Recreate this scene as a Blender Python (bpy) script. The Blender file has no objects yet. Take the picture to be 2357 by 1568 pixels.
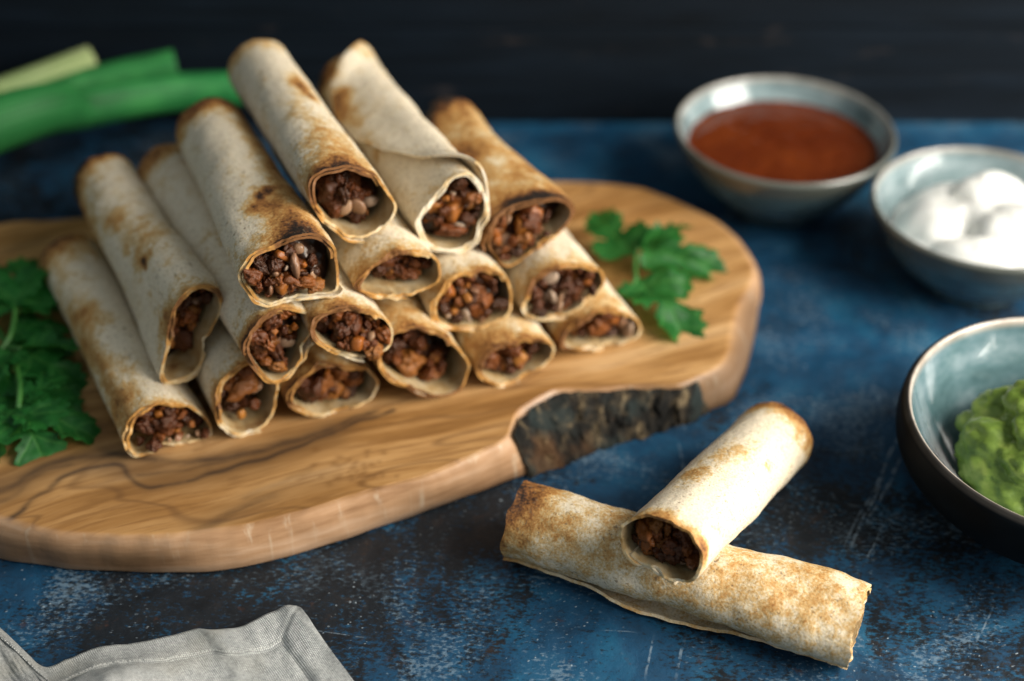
import bpy, bmesh, math, random
import numpy as np
from mathutils import Vector, Matrix, noise as mnoise

sc = bpy.context.scene
random.seed(7)
rng = np.random.default_rng(7)

# ------------------------------------------------------------------ camera
PITCH = math.radians(38.0)
HC = 0.42
PW, PH = 2357.0, 1568.0
FPX = PW / 36.0 * 50.0
cam_data = bpy.data.cameras.new('camera')
cam_data.lens = 50.0
cam_data.sensor_width = 36.0
cam_data.clip_start = 0.01
cam_data.clip_end = 20.0
cam_data.dof.use_dof = True
cam_data.dof.focus_distance = 0.535
cam_data.dof.aperture_fstop = 3.4
cam_data.dof.aperture_blades = 0
cam = bpy.data.objects.new('camera', cam_data)
sc.collection.objects.link(cam)
cam.location = (0, 0, HC)
cam.rotation_euler = (math.pi / 2 - PITCH, 0, 0)
sc.camera = cam

# ------------------------------------------------------------------ light
world = bpy.data.worlds.new('World')
sc.world = world
world.use_nodes = True
bg = world.node_tree.nodes['Background']
bg.inputs[0].default_value = (0.80, 0.90, 0.95, 1)
bg.inputs[1].default_value = 0.31


def area_lamp(name, loc, target, sx, sy, power, colour):
    l = bpy.data.lights.new(name, 'AREA')
    l.shape = 'RECTANGLE'
    l.size, l.size_y = sx, sy
    l.energy = power
    l.color = colour
    o = bpy.data.objects.new(name, l)
    sc.collection.objects.link(o)
    o.location = loc
    o.rotation_euler = (Vector(target) - Vector(loc)).to_track_quat('-Z', 'Y').to_euler()
    return o


area_lamp('window_light', (0.86, 0.20, 0.55), (0.0, 0.48, 0.04), 0.74, 0.80, 26.5, (1.0, 0.94, 0.85))

sc.view_settings.view_transform = 'Standard'
sc.view_settings.look = 'None'
sc.view_settings.exposure = 0.18
sc.view_settings.gamma = 1.0
sc.view_settings.use_curve_mapping = False
sc.render.engine = 'CYCLES'
sc.cycles.use_denoising = True
sc.cycles.max_bounces = 8

# ------------------------------------------------------------------ helpers
CP, SP = math.cos(PITCH), math.sin(PITCH)
ORI = np.array([0.0, 0.0, HC])


def ray(x, y):
    a, c = (x - PW / 2) / FPX, -(y - PH / 2) / FPX
    return np.array([a, CP + SP * c, -SP + CP * c])


def at(x, y, z):
    """point where the sight line through a photo pixel meets the level z"""
    d = ray(x, y)
    return ORI + d * ((z - HC) / d[2])


def at_plane(x, y, p, n):
    d = ray(x, y)
    return ORI + d * (np.dot(p - ORI, n) / np.dot(d, n))


def link(o, parent=None):
    sc.collection.objects.link(o)
    if parent is not None:
        o.parent = parent
    return o


def mesh_obj(name, verts, faces, mat, parent=None, smooth=True, attrs=None, loc=None):
    me = bpy.data.meshes.new(name)
    v = np.asarray(verts, dtype=float)
    if loc is not None:
        v = v - np.asarray(loc)
    me.from_pydata([tuple(p) for p in v], [], [tuple(int(i) for i in f) for f in faces])
    me.update()
    if smooth:
        me.polygons.foreach_set('use_smooth', [True] * len(me.polygons))
    for k, a in (attrs or {}).items():
        at_ = me.attributes.new(k, 'FLOAT', 'POINT')
        at_.data.foreach_set('value', np.asarray(a, dtype=np.float32))
    for m in (mat if isinstance(mat, (list, tuple)) else [mat]):
        me.materials.append(m)
    o = bpy.data.objects.new(name, me)
    link(o, parent)
    if loc is not None:
        o.location = tuple(loc)
    return o


def empty(name, loc):
    o = bpy.data.objects.new(name, None)
    o.empty_display_size = 0.02
    link(o)
    o.location = tuple(loc)
    return o


def tag(o, label=None, cat=None, group=None, kind=None):
    if label:
        o['label'] = label
    if cat:
        o['category'] = cat
    if group:
        o['group'] = group
    if kind:
        o['kind'] = kind
    return o


def grid_faces(nu, nv, off=0, wrap_u=False, flip=False):
    """vertex index = off + i*nv + j, i in nu, j in nv"""
    f = []
    for i in range(nu if wrap_u else nu - 1):
        i2 = (i + 1) % nu
        for j in range(nv - 1):
            q = (off + i * nv + j, off + i2 * nv + j, off + i2 * nv + j + 1, off + i * nv + j + 1)
            f.append(q[::-1] if flip else q)
    return f


def smoothstep(a, b, x):
    t = np.clip((np.asarray(x, float) - a) / (b - a), 0, 1)
    return t * t * (3 - 2 * t)


def catmull(pts, n, closed=True):
    p = np.asarray(pts, float)
    m = len(p)
    seg = m if closed else m - 1
    out = []
    for k in range(n):
        t = k / n * seg if closed else k / (n - 1) * seg
        i = min(int(t), seg - 1)
        f = t - i
        if closed:
            a, b, c, d = p[(i - 1) % m], p[i], p[(i + 1) % m], p[(i + 2) % m]
        else:
            a, b, c, d = p[max(i - 1, 0)], p[i], p[min(i + 1, m - 1)], p[min(i + 2, m - 1)]
        out.append(0.5 * (2 * b + (c - a) * f + (2 * a - 5 * b + 4 * c - d) * f * f + (3 * b - a - 3 * c + d) * f ** 3))
    return np.array(out)


def fbm(p, s, seed=0.0, octv=3):
    return mnoise.fractal(Vector((p[0] * s + seed, p[1] * s + seed * 1.7, p[2] * s - seed)), 0.9, 2.1, octv)


# ------------------------------------------------------------------ material helpers
class Mat:
    def __init__(self, name):
        self.m = bpy.data.materials.new(name)
        self.m.use_nodes = True
        self.nt = self.m.node_tree
        self.b = self.nt.nodes['Principled BSDF']
        self.coord = self.n('ShaderNodeTexCoord').outputs['Object']

    def n(self, t, ins=None, **kw):
        nd = self.nt.nodes.new(t)
        for k, v in kw.items():
            setattr(nd, k, v)
        for k, v in (ins or {}).items():
            self.put(nd.inputs[k], v)
        return nd

    def put(self, sock, v):
        if isinstance(v, bpy.types.NodeSocket):
            self.nt.links.new(v, sock)
        else:
            if isinstance(v, (tuple, list)) and len(v) == 3 and len(sock.default_value) == 4:
                v = (*v, 1)
            sock.default_value = v

    def set(self, **kw):
        for k, v in kw.items():
            self.put(self.b.inputs[k.replace('_', ' ')], v)
        return self

    def attr(self, name):
        return self.n('ShaderNodeAttribute', attribute_name=name).outputs['Fac']

    def rand(self):
        return self.n('ShaderNodeObjectInfo').outputs['Random']

    def mapping(self, scale=(1, 1, 1), rot=(0, 0, 0), loc=(0, 0, 0), vec=None):
        return self.n('ShaderNodeMapping', {'Vector': vec or self.coord, 'Scale': scale, 'Rotation': rot, 'Location': loc}).outputs[0]

    def noise(self, scale, detail=4, rough=.5, vec=None, dist=0.0, w=None):
        kw = {'noise_dimensions': '4D'} if w is not None else {}
        ins = {'Vector': vec or self.coord, 'Scale': scale, 'Detail': detail, 'Roughness': rough, 'Distortion': dist}
        nd = self.n('ShaderNodeTexNoise', None, **kw)
        for k, v in ins.items():
            self.put(nd.inputs[k], v)
        if w is not None:
            self.put(nd.inputs['W'], w)
        return nd.outputs[0]

    def voro(self, scale, vec=None, feature='F1', out='Distance', rnd=1.0):
        return self.n('ShaderNodeTexVoronoi', {'Vector': vec or self.coord, 'Scale': scale, 'Randomness': rnd}, feature=feature).outputs[out]

    def math(self, op, a, b=0.0, c=0.0, clamp=False):
        nd = self.n('ShaderNodeMath', operation=op, use_clamp=clamp)
        self.put(nd.inputs[0], a)
        self.put(nd.inputs[1], b)
        self.put(nd.inputs[2], c)
        return nd.outputs[0]

    def step(self, x, lo, hi, a=0.0, b=1.0):
        return self.n('ShaderNodeMapRange', {'Value': x, 'From Min': lo, 'From Max': hi, 'To Min': a, 'To Max': b},
                      interpolation_type='SMOOTHSTEP').outputs[0]

    def ramp(self, fac, stops):
        nd = self.n('ShaderNodeValToRGB', {'Fac': fac})
        el = nd.color_ramp.elements
        while len(el) < len(stops):
            el.new(0.5)
        for e, (p, c) in zip(el, stops):
            e.position = p
            e.color = (*c, 1)
        return nd.outputs[0]

    def mix(self, fac, a, b, mode='MIX'):
        nd = self.n('ShaderNodeMix', data_type='RGBA', blend_type=mode)
        self.put(nd.inputs[0], fac)
        self.put(nd.inputs[6], a)
        self.put(nd.inputs[7], b)
        return nd.outputs[2]

    def bump(self, h, strength=.3, dist=.001, normal=None):
        ins = {'Height': h, 'Strength': strength, 'Distance': dist}
        if normal is not None:
            ins['Normal'] = normal
        return self.n('ShaderNodeBump', ins).outputs[0]

# ------------------------------------------------------------------ materials
SCRATCHES = [((2078, 985), (1990, 1180), .0009), ((2040, 1080), (1950, 1280), .0009), ((2070, 1060), (1985, 1225), .0007), ((2012, 1120), (1938, 1270), .0007), ((2100, 1000), (2030, 1150), .0006),
             ((2035, 1200), (1990, 1300), .0006), ((1506, 1450), (1486, 1575), .0006), ((1578, 1460), (1552, 1575), .0008), ((1560, 1000), (1585, 1130), .0006), ((2290, 1390), (2240, 1500), .0005),
             ((1370, 1450), (1480, 1456), .0004), ((1905, 1120), (1930, 1160), .0012), ((1925, 1160), (1995, 1168), .0010), ((700, 1450), (860, 1470), .0004)]


def mat_table():
    M = Mat('blue_concrete')
    warp = M.n('ShaderNodeVectorMath', {0: M.coord, 1: M.n('ShaderNodeVectorMath', {0: M.n('ShaderNodeTexNoise', {'Vector': M.coord, 'Scale': 9.0, 'Detail': 3.0}).outputs['Color'], 'Scale': .06}, operation='SCALE').outputs[0]}, operation='ADD').outputs[0]
    big = M.noise(14, 6, .62, warp)
    med = M.noise(55, 8, .72, warp)
    fine = M.noise(320, 5, .7)
    region = M.attr('paint_shade')                       # blue left on the dark ground; front-of-board darks include painted-in shade
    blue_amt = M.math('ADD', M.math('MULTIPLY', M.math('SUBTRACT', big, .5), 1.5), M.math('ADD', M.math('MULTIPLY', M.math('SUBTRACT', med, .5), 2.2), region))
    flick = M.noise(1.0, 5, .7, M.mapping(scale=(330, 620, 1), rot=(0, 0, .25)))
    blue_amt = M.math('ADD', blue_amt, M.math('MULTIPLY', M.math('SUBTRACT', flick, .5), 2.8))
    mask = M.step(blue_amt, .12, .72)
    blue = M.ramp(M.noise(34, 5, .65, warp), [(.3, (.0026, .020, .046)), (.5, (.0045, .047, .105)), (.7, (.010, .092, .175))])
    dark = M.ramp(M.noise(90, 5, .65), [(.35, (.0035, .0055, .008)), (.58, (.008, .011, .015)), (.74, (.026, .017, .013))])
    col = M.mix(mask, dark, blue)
    # pale scuffs and chalky dabs
    sc_n = M.math('ADD', M.noise(1.0, 4, .65, M.mapping(scale=(380, 640, 1), rot=(0, 0, .15))), M.math('MULTIPLY', M.math('SUBTRACT', M.noise(30, 3, .5, warp), .5), .75))
    scuff = M.math('MULTIPLY', M.step(sc_n, .56, .74), M.step(blue_amt, .0, .6, .25, 1.0))
    col = M.mix(M.math('MULTIPLY', scuff, .62), col, (.15, .22, .28))
    rust = M.step(M.noise(120, 4, .65, M.mapping(loc=(3, 1, 0))), .62, .74)
    col = M.mix(M.math('MULTIPLY', rust, .6), col, (.045, .020, .013))
    # little pale chips
    chips = None
    for scl, rz, st, dd, lo, ch in ((420.0, .5, (1, 1.6, 1), .26, .70, 0), (230.0, -.3, (1, 1.5, 1), .20, .80, 1), (120.0, .2, (1, 1.4, 1), .13, .86, 2)):
        v = M.n('ShaderNodeTexVoronoi', {'Vector': M.mapping(scale=st, rot=(0, 0, rz), vec=warp), 'Scale': scl})
        size = M.n('ShaderNodeSeparateColor', {0: v.outputs['Color']}).outputs[ch]
        c_ = M.math('MULTIPLY', M.step(v.outputs['Distance'], dd, dd * .45), M.step(size, lo, lo + .1))
        chips = c_ if chips is None else M.math('MAXIMUM', chips, c_)
    chips = M.math('MULTIPLY', M.math('MULTIPLY', chips, M.step(M.noise(22, 3), .40, .62)), M.step(M.noise(300, 3, .6), .35, .6, .15, 1.0))
    col = M.mix(M.math('MULTIPLY', chips, .62), col, (.30, .36, .40))
    # dragged scratches
    xyz = M.n('ShaderNodeSeparateXYZ', {0: M.n('ShaderNodeVectorMath', {0: M.coord, 1: M.n('ShaderNodeVectorMath', {0: M.n('ShaderNodeTexNoise', {'Vector': M.coord, 'Scale': 60.0, 'Detail': 2.0}).outputs['Color'], 'Scale': .003}, operation='SCALE').outputs[0]}, operation='ADD').outputs[0]})
    scr = None
    for pa, pb, wd in SCRATCHES:
        A_, B_ = at(*pa, 0)[:2], at(*pb, 0)[:2]
        e = B_ - A_
        ln = float(np.hypot(*e))
        e = e / ln
        rx, ry = M.math('SUBTRACT', xyz.outputs[0], float(A_[0]) + .0015), M.math('SUBTRACT', xyz.outputs[1], float(A_[1]) + .0015)
        t_ = M.math('ADD', M.math('MULTIPLY', rx, float(e[0])), M.math('MULTIPLY', ry, float(e[1])))
        d_ = M.math('ABSOLUTE', M.math('SUBTRACT', M.math('MULTIPLY', rx, float(e[1])), M.math('MULTIPLY', ry, float(e[0]))))
        m_ = M.math('MULTIPLY', M.step(d_, wd, wd * .35), M.math('MULTIPLY', M.step(t_, 0, .01), M.step(t_, ln, ln - .012)))
        scr = m_ if scr is None else M.math('MAXIMUM', scr, m_)
    scr = M.math('MULTIPLY', scr, M.step(M.noise(240, 4, .65), .40, .60))
    col = M.mix(M.math('MULTIPLY', scr, .6), col, (.22, .29, .35))
    h = M.math('ADD', M.math('MULTIPLY', fine, .5), M.math('ADD', M.math('MULTIPLY', med, .6), M.math('MULTIPLY', chips, .5)))
    M.set(Base_Color=col, Roughness=M.step(med, .3, .7, .42, .7), Specular_IOR_Level=.35, Normal=M.bump(h, .45, .0012))
    return M.m


def mat_dark_wood():
    M = Mat('dark_stained_wood')
    g = M.noise(6, 6, .65, M.mapping(scale=(1.2, 1, 16)), dist=.6)
    col = M.ramp(g, [(.3, (.0012, .0028, .0048)), (.55, (.0030, .0066, .0115)), (.72, (.0060, .0115, .0195))])
    worn = M.step(M.noise(9, 3, .6, M.mapping(scale=(1.5, 1, 7), loc=(2.3, 0, .7))), .62, .72)
    col = M.mix(M.math('MULTIPLY', worn, .4), col, (.075, .058, .05))
    M.set(Base_Color=col, Roughness=.65, Specular_IOR_Level=.15, Normal=M.bump(g, .4, .002))
    return M.m


def mat_board():
    M = Mat('olive_wood')
    side = M.attr('side')
    rot = M.mapping(rot=(0, 0, -.36))
    wr = M.n('ShaderNodeTexNoise', {'Vector': M.mapping(scale=(5, 9, 9), vec=rot), 'Scale': 1.0, 'Detail': 2.0}).outputs['Color']
    vec = M.n('ShaderNodeVectorMath', {0: rot, 1: M.n('ShaderNodeVectorMath', {0: wr, 'Scale': .05}, operation='SCALE').outputs[0]}, operation='ADD').outputs[0]
    g1 = M.noise(1.0, 5, .6, M.mapping(scale=(7, 55, 40), vec=vec))
    g2 = M.noise(1.0, 4, .6, M.mapping(scale=(24, 420, 260), vec=vec))
    blot = M.noise(11, 3, .5, vec)
    col = M.ramp(g1, [(.30, (.17, .075, .020)), (.44, (.32, .160, .050)), (.56, (.46, .255, .095)), (.72, (.58, .365, .175))])
    col = M.mix(M.math('MULTIPLY', M.step(g2, .50, .62), .5), col, (.17, .075, .022))
    col = M.mix(M.math('MULTIPLY', M.step(blot, .5, .75), .45), col, (.30, .14, .04))
    contour = M.math('PINGPONG', M.math('MULTIPLY', M.noise(1.0, 2, .4, M.mapping(scale=(6, 22, 18), vec=vec)), 8.0), .5)
    col = M.mix(M.math('MULTIPLY', M.step(contour, .09, .0), .5), col, (.12, .055, .02))
    # the figure: smoky heartwood band and ink-dark spalting lines
    col = M.mix(M.math('MULTIPLY', M.attr('band'), .82), col, (.155, .082, .032))
    col = M.mix(M.math('MULTIPLY', M.attr('spot'), .6), col, (.15, .065, .018))
    col = M.mix(M.math('MULTIPLY', M.attr('vein'), M.step(M.noise(48, 4, .65), .3, .6, .45, .95)), col, (.050, .029, .017))
    # sawn edge: paler, pinkish, with upright tool marks
    saw = M.noise(1.0, 3, .6, M.mapping(scale=(150, 150, 9)))
    scol = M.ramp(M.noise(1.0, 4, .6, M.mapping(scale=(16, 16, 120))), [(.32, (.23, .115, .05)), (.52, (.42, .245, .13)), (.68, (.54, .35, .22))])
    scol = M.mix(M.math('MULTIPLY', M.step(saw, .56, .70), .6), scol, (.58, .46, .33))
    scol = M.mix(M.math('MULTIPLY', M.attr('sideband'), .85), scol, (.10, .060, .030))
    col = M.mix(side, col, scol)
    h = M.math('ADD', g2, M.math('MULTIPLY', M.math('MULTIPLY', saw, side), 1.2))
    M.set(Base_Color=col, Roughness=M.step(g1, .3, .7, .36, .56), Specular_IOR_Level=.4, Normal=M.bump(h, .22, .0006))
    return M.m


def mat_bark():
    M = Mat('bark')
    n = M.noise(1.0, 4, .6, M.mapping(scale=(150, 150, 75), rot=(.3, .3, 0)), dist=.4)
    col = M.ramp(n, [(.36, (.004, .004, .0035)), (.5, (.014, .012, .009)), (.60, (.06, .044, .025)), (.70, (.20, .15, .085))])
    moss = M.step(M.noise(45, 3), .48, .62)
    col = M.mix(M.math('MULTIPLY', moss, .45), col, (.03, .045, .043))
    rust = M.step(M.noise(34, 3, .5, M.mapping(loc=(1, 2, 3))), .54, .68)
    col = M.mix(M.math('MULTIPLY', rust, .5), col, (.12, .055, .02))
    M.set(Base_Color=col, Roughness=.85, Specular_IOR_Level=.2, Normal=M.bump(n, .8, .002))
    return M.m


def mat_tortilla():
    M = Mat('toasted_tortilla')
    w = M.math('MULTIPLY', M.rand(), 60.0)
    patch = M.noise(62, 4, .6, w=w, dist=.4)
    mot = M.noise(260, 4, .65, w=w)
    fine = M.noise(900, 3, .6, w=w)
    ts = M.attr('toast')
    patch2 = M.noise(150, 5, .68, w=M.math('ADD', w, 7.0))
    t = M.math('ADD', ts, M.math('MULTIPLY', M.math('SUBTRACT', patch, .55), 1.15))
    t = M.math('ADD', t, M.math('MULTIPLY', M.math('SUBTRACT', patch2, .5), .75))
    t = M.math('ADD', t, M.math('MULTIPLY', M.math('SUBTRACT', mot, .5), .75))
    t = M.math('ADD', t, M.math('MULTIPLY', M.math('SUBTRACT', fine, .5), .85))
    col = M.ramp(t, [(0.0, (.68, .59, .445)), (.12, (.61, .495, .32)), (.27, (.52, .345, .148)), (.46, (.42, .215, .062)), (.66, (.245, .102, .027)), (.86, (.080, .032, .013)), (1.0, (.016, .010, .007))])
    speck = M.noise(1150, 3, .6, w=M.math('ADD', w, 3.0))
    col = M.mix(1.0, col, M.ramp(speck, [(.30, (.66, .60, .50)), (.48, (1.0, 1.0, 1.0)), (.75, (1.14, 1.13, 1.1))]), 'MULTIPLY')
    # bran flecks
    bran = M.math('MULTIPLY', M.step(M.noise(620, 2, .5, M.mapping(scale=(1, 1, 1), loc=(.3, 0, 0)), w=w), .62, .70), M.step(M.noise(85, 2, .5, w=w), .36, .56))
    col = M.mix(M.math('MULTIPLY', bran, .75), col, (.17, .11, .06))
    rim = M.attr('rim')
    rcol = M.ramp(M.math('ADD', M.noise(110, 3, .6, w=w), M.math('MULTIPLY', M.attr('toast'), .55)), [(.44, (.72, .64, .49)), (.58, (.62, .46, .24)), (.70, (.50, .25, .06)), (.88, (.18, .075, .022))])
    col = M.mix(rim, col, rcol)
    inn = M.attr('inner')
    icol = M.ramp(M.noise(130, 4, .6, w=w), [(.35, (.42, .33, .20)), (.55, (.33, .22, .095)), (.7, (.17, .08, .025))])  # inner walls coloured darker to deepen the shade inside the rolls
    col = M.mix(M.math('MULTIPLY', inn, M.math('SUBTRACT', 1.0, rim)), col, icol)
    h = M.math('ADD', M.math('MULTIPLY', mot, .8), M.math('MULTIPLY', fine, .35))
    M.set(Base_Color=col, Roughness=.62, Specular_IOR_Level=.35, Subsurface_Weight=.06, Normal=M.bump(h, .45, .0014))
    M.b.inputs['Subsurface Radius'].default_value = (.002, .001, .0005)
    return M.m


def mat_meat(kind):
    M = Mat(kind)
    r = M.rand()
    n = M.noise(420, 4, .6, w=M.math('MULTIPLY', r, 40.0))
    if kind == 'meat':
        base = M.ramp(r, [(0, (.040, .012, .004)), (.3, (.080, .021, .006)), (.6, (.14, .036, .008)), (.85, (.22, .062, .011)), (1, (.30, .11, .022))])
        col = M.mix(M.math('MULTIPLY', M.step(n, .4, .7), .75), base, (.022, .008, .004))
        rough, coat = .27, .14
    elif kind == 'carrot':
        base = M.ramp(r, [(0, (.34, .10, .012)), (.5, (.26, .075, .010)), (1, (.42, .17, .03))])
        col = M.mix(M.math('MULTIPLY', M.step(n, .4, .75), .6), base, (.14, .035, .008))
        rough, coat = .3, .3
    elif kind == 'onion':
        base = M.ramp(r, [(0, (.22, .10, .05)), (.6, (.34, .20, .11)), (1, (.48, .36, .26))])
        col = M.mix(M.math('MULTIPLY', M.step(n, .45, .75), .5), base, (.16, .06, .03))
        rough, coat = .2, .5
    else:
        col = M.ramp(n, [(.35, (.008, .004, .003)), (.55, (.022, .008, .004)), (.7, (.05, .016, .006))])
        rough, coat = .35, .3
    M.set(Base_Color=col, Roughness=rough, Coat_Weight=coat, Coat_Roughness=.12, Specular_IOR_Level=.32, Specular_Tint=(1, .85, .7, 1), Normal=M.bump(n, .4, .0008))
    return M.m


def mat_plain(name, stops, scale=40, rough=.4, bump=.15, bdist=.0006, coat=0.0, detail=4, sss=0.0, stretch=(1, 1, 1), ior=.5, transm=0.0):
    M = Mat(name)
    n = M.noise(scale, detail, .6, M.mapping(scale=stretch))
    M.set(Base_Color=M.ramp(n, stops), Roughness=rough, Coat_Weight=coat, Coat_Roughness=.08, Subsurface_Weight=sss,
          Specular_IOR_Level=ior, Normal=M.bump(n, bump, bdist), Transmission_Weight=transm)
    M.b.inputs['Subsurface Radius'].default_value = (.006, .005, .004)
    return M.m


def mat_leaf(name, c0, c1, vein):
    M = Mat(name)
    n = M.noise(150, 4, .6, w=M.math('MULTIPLY', M.rand(), 30.0))
    col = M.ramp(n, [(.35, c0), (.65, c1)])
    col = M.mix(M.math('MULTIPLY', M.attr('vein'), .55), col, vein)
    M.set(Base_Color=col, Roughness=.5, Specular_IOR_Level=.3, Normal=M.bump(n, .15, .0006))
    tr = M.n('ShaderNodeBsdfTranslucent', {'Color': M.mix(.5, col, (.12, .36, .03))})
    mixs = M.n('ShaderNodeMixShader', {0: .40, 1: M.b.outputs[0], 2: tr.outputs[0]})
    M.nt.links.new(mixs.outputs[0], M.nt.nodes['Material Output'].inputs['Surface'])
    return M.m


def mat_glaze():
    """blue-grey glaze; 'tone' 0 = glazed inside, 1 = bare clay lip, 2 = outside"""
    M = Mat('stoneware_glaze')
    tone = M.attr('tone')
    n = M.noise(38, 4, .6, M.mapping(scale=(1, 1, 3)))
    inner = M.ramp(n, [(.3, (.08, .125, .135)), (.5, (.16, .225, .235)), (.68, (.27, .33, .345))])
    fleck = M.step(M.noise(420, 2), .66, .74)
    inner = M.mix(M.math('MULTIPLY', fleck, .45), inner, (.12, .10, .08))
    lip = M.ramp(M.noise(90, 3), [(.35, (.20, .19, .165)), (.65, (.34, .33, .30))])
    outer = M.ramp(n, [(.3, (.030, .060, .070)), (.5, (.060, .108, .125)), (.7, (.11, .17, .20))])
    zc = M.n('ShaderNodeSeparateXYZ', {0: M.coord}).outputs[2]
    outer = M.mix(M.math('MULTIPLY', M.step(M.math('ADD', zc, M.math('MULTIPLY', n, .012)), .036, .044), .8), outer, (.085, .085, .065))
    col = M.mix(M.math('MINIMUM', tone, 1.0), inner, lip)
    col = M.mix(M.math('SUBTRACT', tone, 1.0, clamp=True), col, outer)
    M.set(Base_Color=col, Roughness=.16, Coat_Weight=.5, Coat_Roughness=.04, Normal=M.bump(n, .12, .001))
    return M.m


def mat_black_glaze():
    M = Mat('black_stoneware_glaze')
    tone = M.attr('tone')
    n = M.noise(34, 4, .6, M.mapping(scale=(1, 1, 2)))
    inner = M.ramp(n, [(.3, (.035, .080, .088)), (.48, (.085, .150, .165)), (.68, (.21, .275, .30))])
    lip = M.ramp(M.noise(90, 3), [(.35, (.30, .25, .20)), (.65, (.50, .44, .38))])
    outer = M.ramp(n, [(.3, (.002, .003, .004)), (.7, (.005, .007, .009))])
    col = M.mix(M.math('MINIMUM', tone, 1.0), inner, lip)
    col = M.mix(M.math('SUBTRACT', tone, 1.0, clamp=True), col, outer)
    rough = M.step(tone, 1.2, 2.0, .10, .5)
    M.set(Base_Color=col, Roughness=rough, Coat_Weight=M.step(tone, 1.0, 1.8, .4, 0.0), Specular_IOR_Level=M.step(tone, 1.0, 1.8, .5, .05), Coat_Roughness=.03, Normal=M.bump(n, .15, .001))
    return M.m


def mat_linen():
    M = Mat('grey_linen')
    uv = M.n('ShaderNodeUVMap', uv_map='weave').outputs[0]
    wob = M.n('ShaderNodeVectorMath', {0: uv, 1: M.n('ShaderNodeVectorMath', {0: M.n('ShaderNodeTexNoise', {'Vector': uv, 'Scale': 160.0, 'Detail': 2.0}).outputs['Color'], 'Scale': .0009}, operation='SCALE').outputs[0]}, operation='ADD').outputs[0]
    wx = M.n('ShaderNodeTexWave', {'Vector': wob, 'Scale': 430.0, 'Distortion': 1.0, 'Detail': 1.0}, bands_direction='X').outputs['Fac']
    wy = M.n('ShaderNodeTexWave', {'Vector': wob, 'Scale': 430.0, 'Distortion': 1.0, 'Detail': 1.0}, bands_direction='Y').outputs['Fac']
    weave = M.math('MULTIPLY', wx, wy)
    slub = M.noise(1.0, 3, .6, M.mapping(scale=(150, 1400, 1), vec=uv))
    slub2 = M.noise(1.0, 3, .6, M.mapping(scale=(1400, 150, 1), vec=uv))
    sl = M.math('ADD', slub, slub2)
    base = M.ramp(M.math('MULTIPLY', sl, .5), [(.38, (.52, .535, .52)), (.62, (.64, .645, .62))])
    col = M.mix(M.math('MULTIPLY', M.step(weave, .34, .0), .6), base, (.11, .12, .12))
    col = M.mix(1.0, col, M.ramp(M.noise(900, 3, .6), [(.3, (.7, .7, .7)), (.55, (1, 1, 1)), (.75, (1.2, 1.2, 1.18))]), 'MULTIPLY')
    tint = M.step(M.noise(30, 2, .5), .5, .7)
    col = M.mix(M.math('MULTIPLY', tint, .25), col, (.42, .38, .28))
    M.set(Base_Color=col, Roughness=.95, Specular_IOR_Level=.03, Normal=M.bump(M.math('ADD', weave, M.math('MULTIPLY', sl, .4)), .7, .0005))
    return M.m


TABLE = mat_table()
WALL = mat_dark_wood()
WOOD = mat_board()
BARK = mat_bark()
TORT = mat_tortilla()
MEAT, CARROT, ONION, MASS = mat_meat('meat'), mat_meat('carrot'), mat_meat('onion'), mat_meat('mince')
GLAZE, BGLAZE = mat_glaze(), mat_black_glaze()
PARSLEY = mat_leaf('parsley', (.008, .080, .014), (.020, .150, .026), (.07, .25, .05))
PSTEM = mat_plain('parsley_stem', [(.35, (.02, .095, .018)), (.65, (.05, .17, .03))], 90, .4)
LINEN = mat_linen()

# ------------------------------------------------------------------ table and backdrop
WALL_Y = float(at(1200, 284, 0)[1]) - .004
ZB = 0.021                                   # top of the wooden board


def poly_dist(P, line):
    """distance of points P (n,2) to an open polyline"""
    d = np.full(len(P), 9.0)
    for a, b in zip(line[:-1], line[1:]):
        e = b - a
        t = np.clip(((P - a) @ e) / max(e @ e, 1e-12), 0, 1)
        d = np.minimum(d, np.hypot(*(P - a - t[:, None] * e).T))
    return d


def build_table():
    xs = np.r_[np.linspace(-1.3, -.42, 12), np.linspace(-.40, .42, 330), np.linspace(.44, 1.3, 12)]
    ys = np.r_[np.linspace(-.25, .26, 8), np.linspace(.27, WALL_Y + .03, 205)]
    X, Y = np.meshgrid(xs, ys, indexing='ij')
    v = np.c_[X.ravel(), Y.ravel(), np.zeros(X.size)]
    P = v[:, :2]
    paint_shade = np.full(len(P), .50)
    for px, py, r, a in ((520, 1390, .045, -.42), (860, 1330, .045, -.36), (250, 1420, .035, -.25), (1010, 1210, .035, -.25), (1130, 1500, .04, -.10),  # first dabs: dark ground and shade in front of the board, both coloured in
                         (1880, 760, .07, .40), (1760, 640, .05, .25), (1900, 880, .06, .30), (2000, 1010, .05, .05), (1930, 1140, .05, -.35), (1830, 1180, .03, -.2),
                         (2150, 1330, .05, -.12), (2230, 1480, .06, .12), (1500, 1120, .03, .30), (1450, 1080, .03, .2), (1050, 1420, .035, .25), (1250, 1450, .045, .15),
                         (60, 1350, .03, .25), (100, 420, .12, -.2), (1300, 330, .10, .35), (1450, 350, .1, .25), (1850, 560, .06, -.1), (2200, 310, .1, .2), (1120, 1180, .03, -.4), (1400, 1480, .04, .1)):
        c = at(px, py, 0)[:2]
        paint_shade += a * np.exp(-((P - c) ** 2).sum(1) / (r * r))
    n = len(v)
    top = mesh_obj('table_top', v, grid_faces(len(xs), len(ys)), TABLE, attrs={'paint_shade': paint_shade})
    tag(top, 'mottled dark blue painted table top with pale chips and scratches', kind='structure')


build_table()


def box(bm, lo, hi, bev=0.0):
    r = bmesh.ops.create_cube(bm, size=1.0)
    for vv in r['verts']:
        vv.co = Vector([(lo[k] + hi[k]) / 2 + vv.co[k] * (hi[k] - lo[k]) for k in range(3)])
    if bev:
        es = list({e for vv in r['verts'] for e in vv.link_edges})
        bmesh.ops.bevel(bm, geom=es, offset=bev, segments=2, affect='EDGES')


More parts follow.
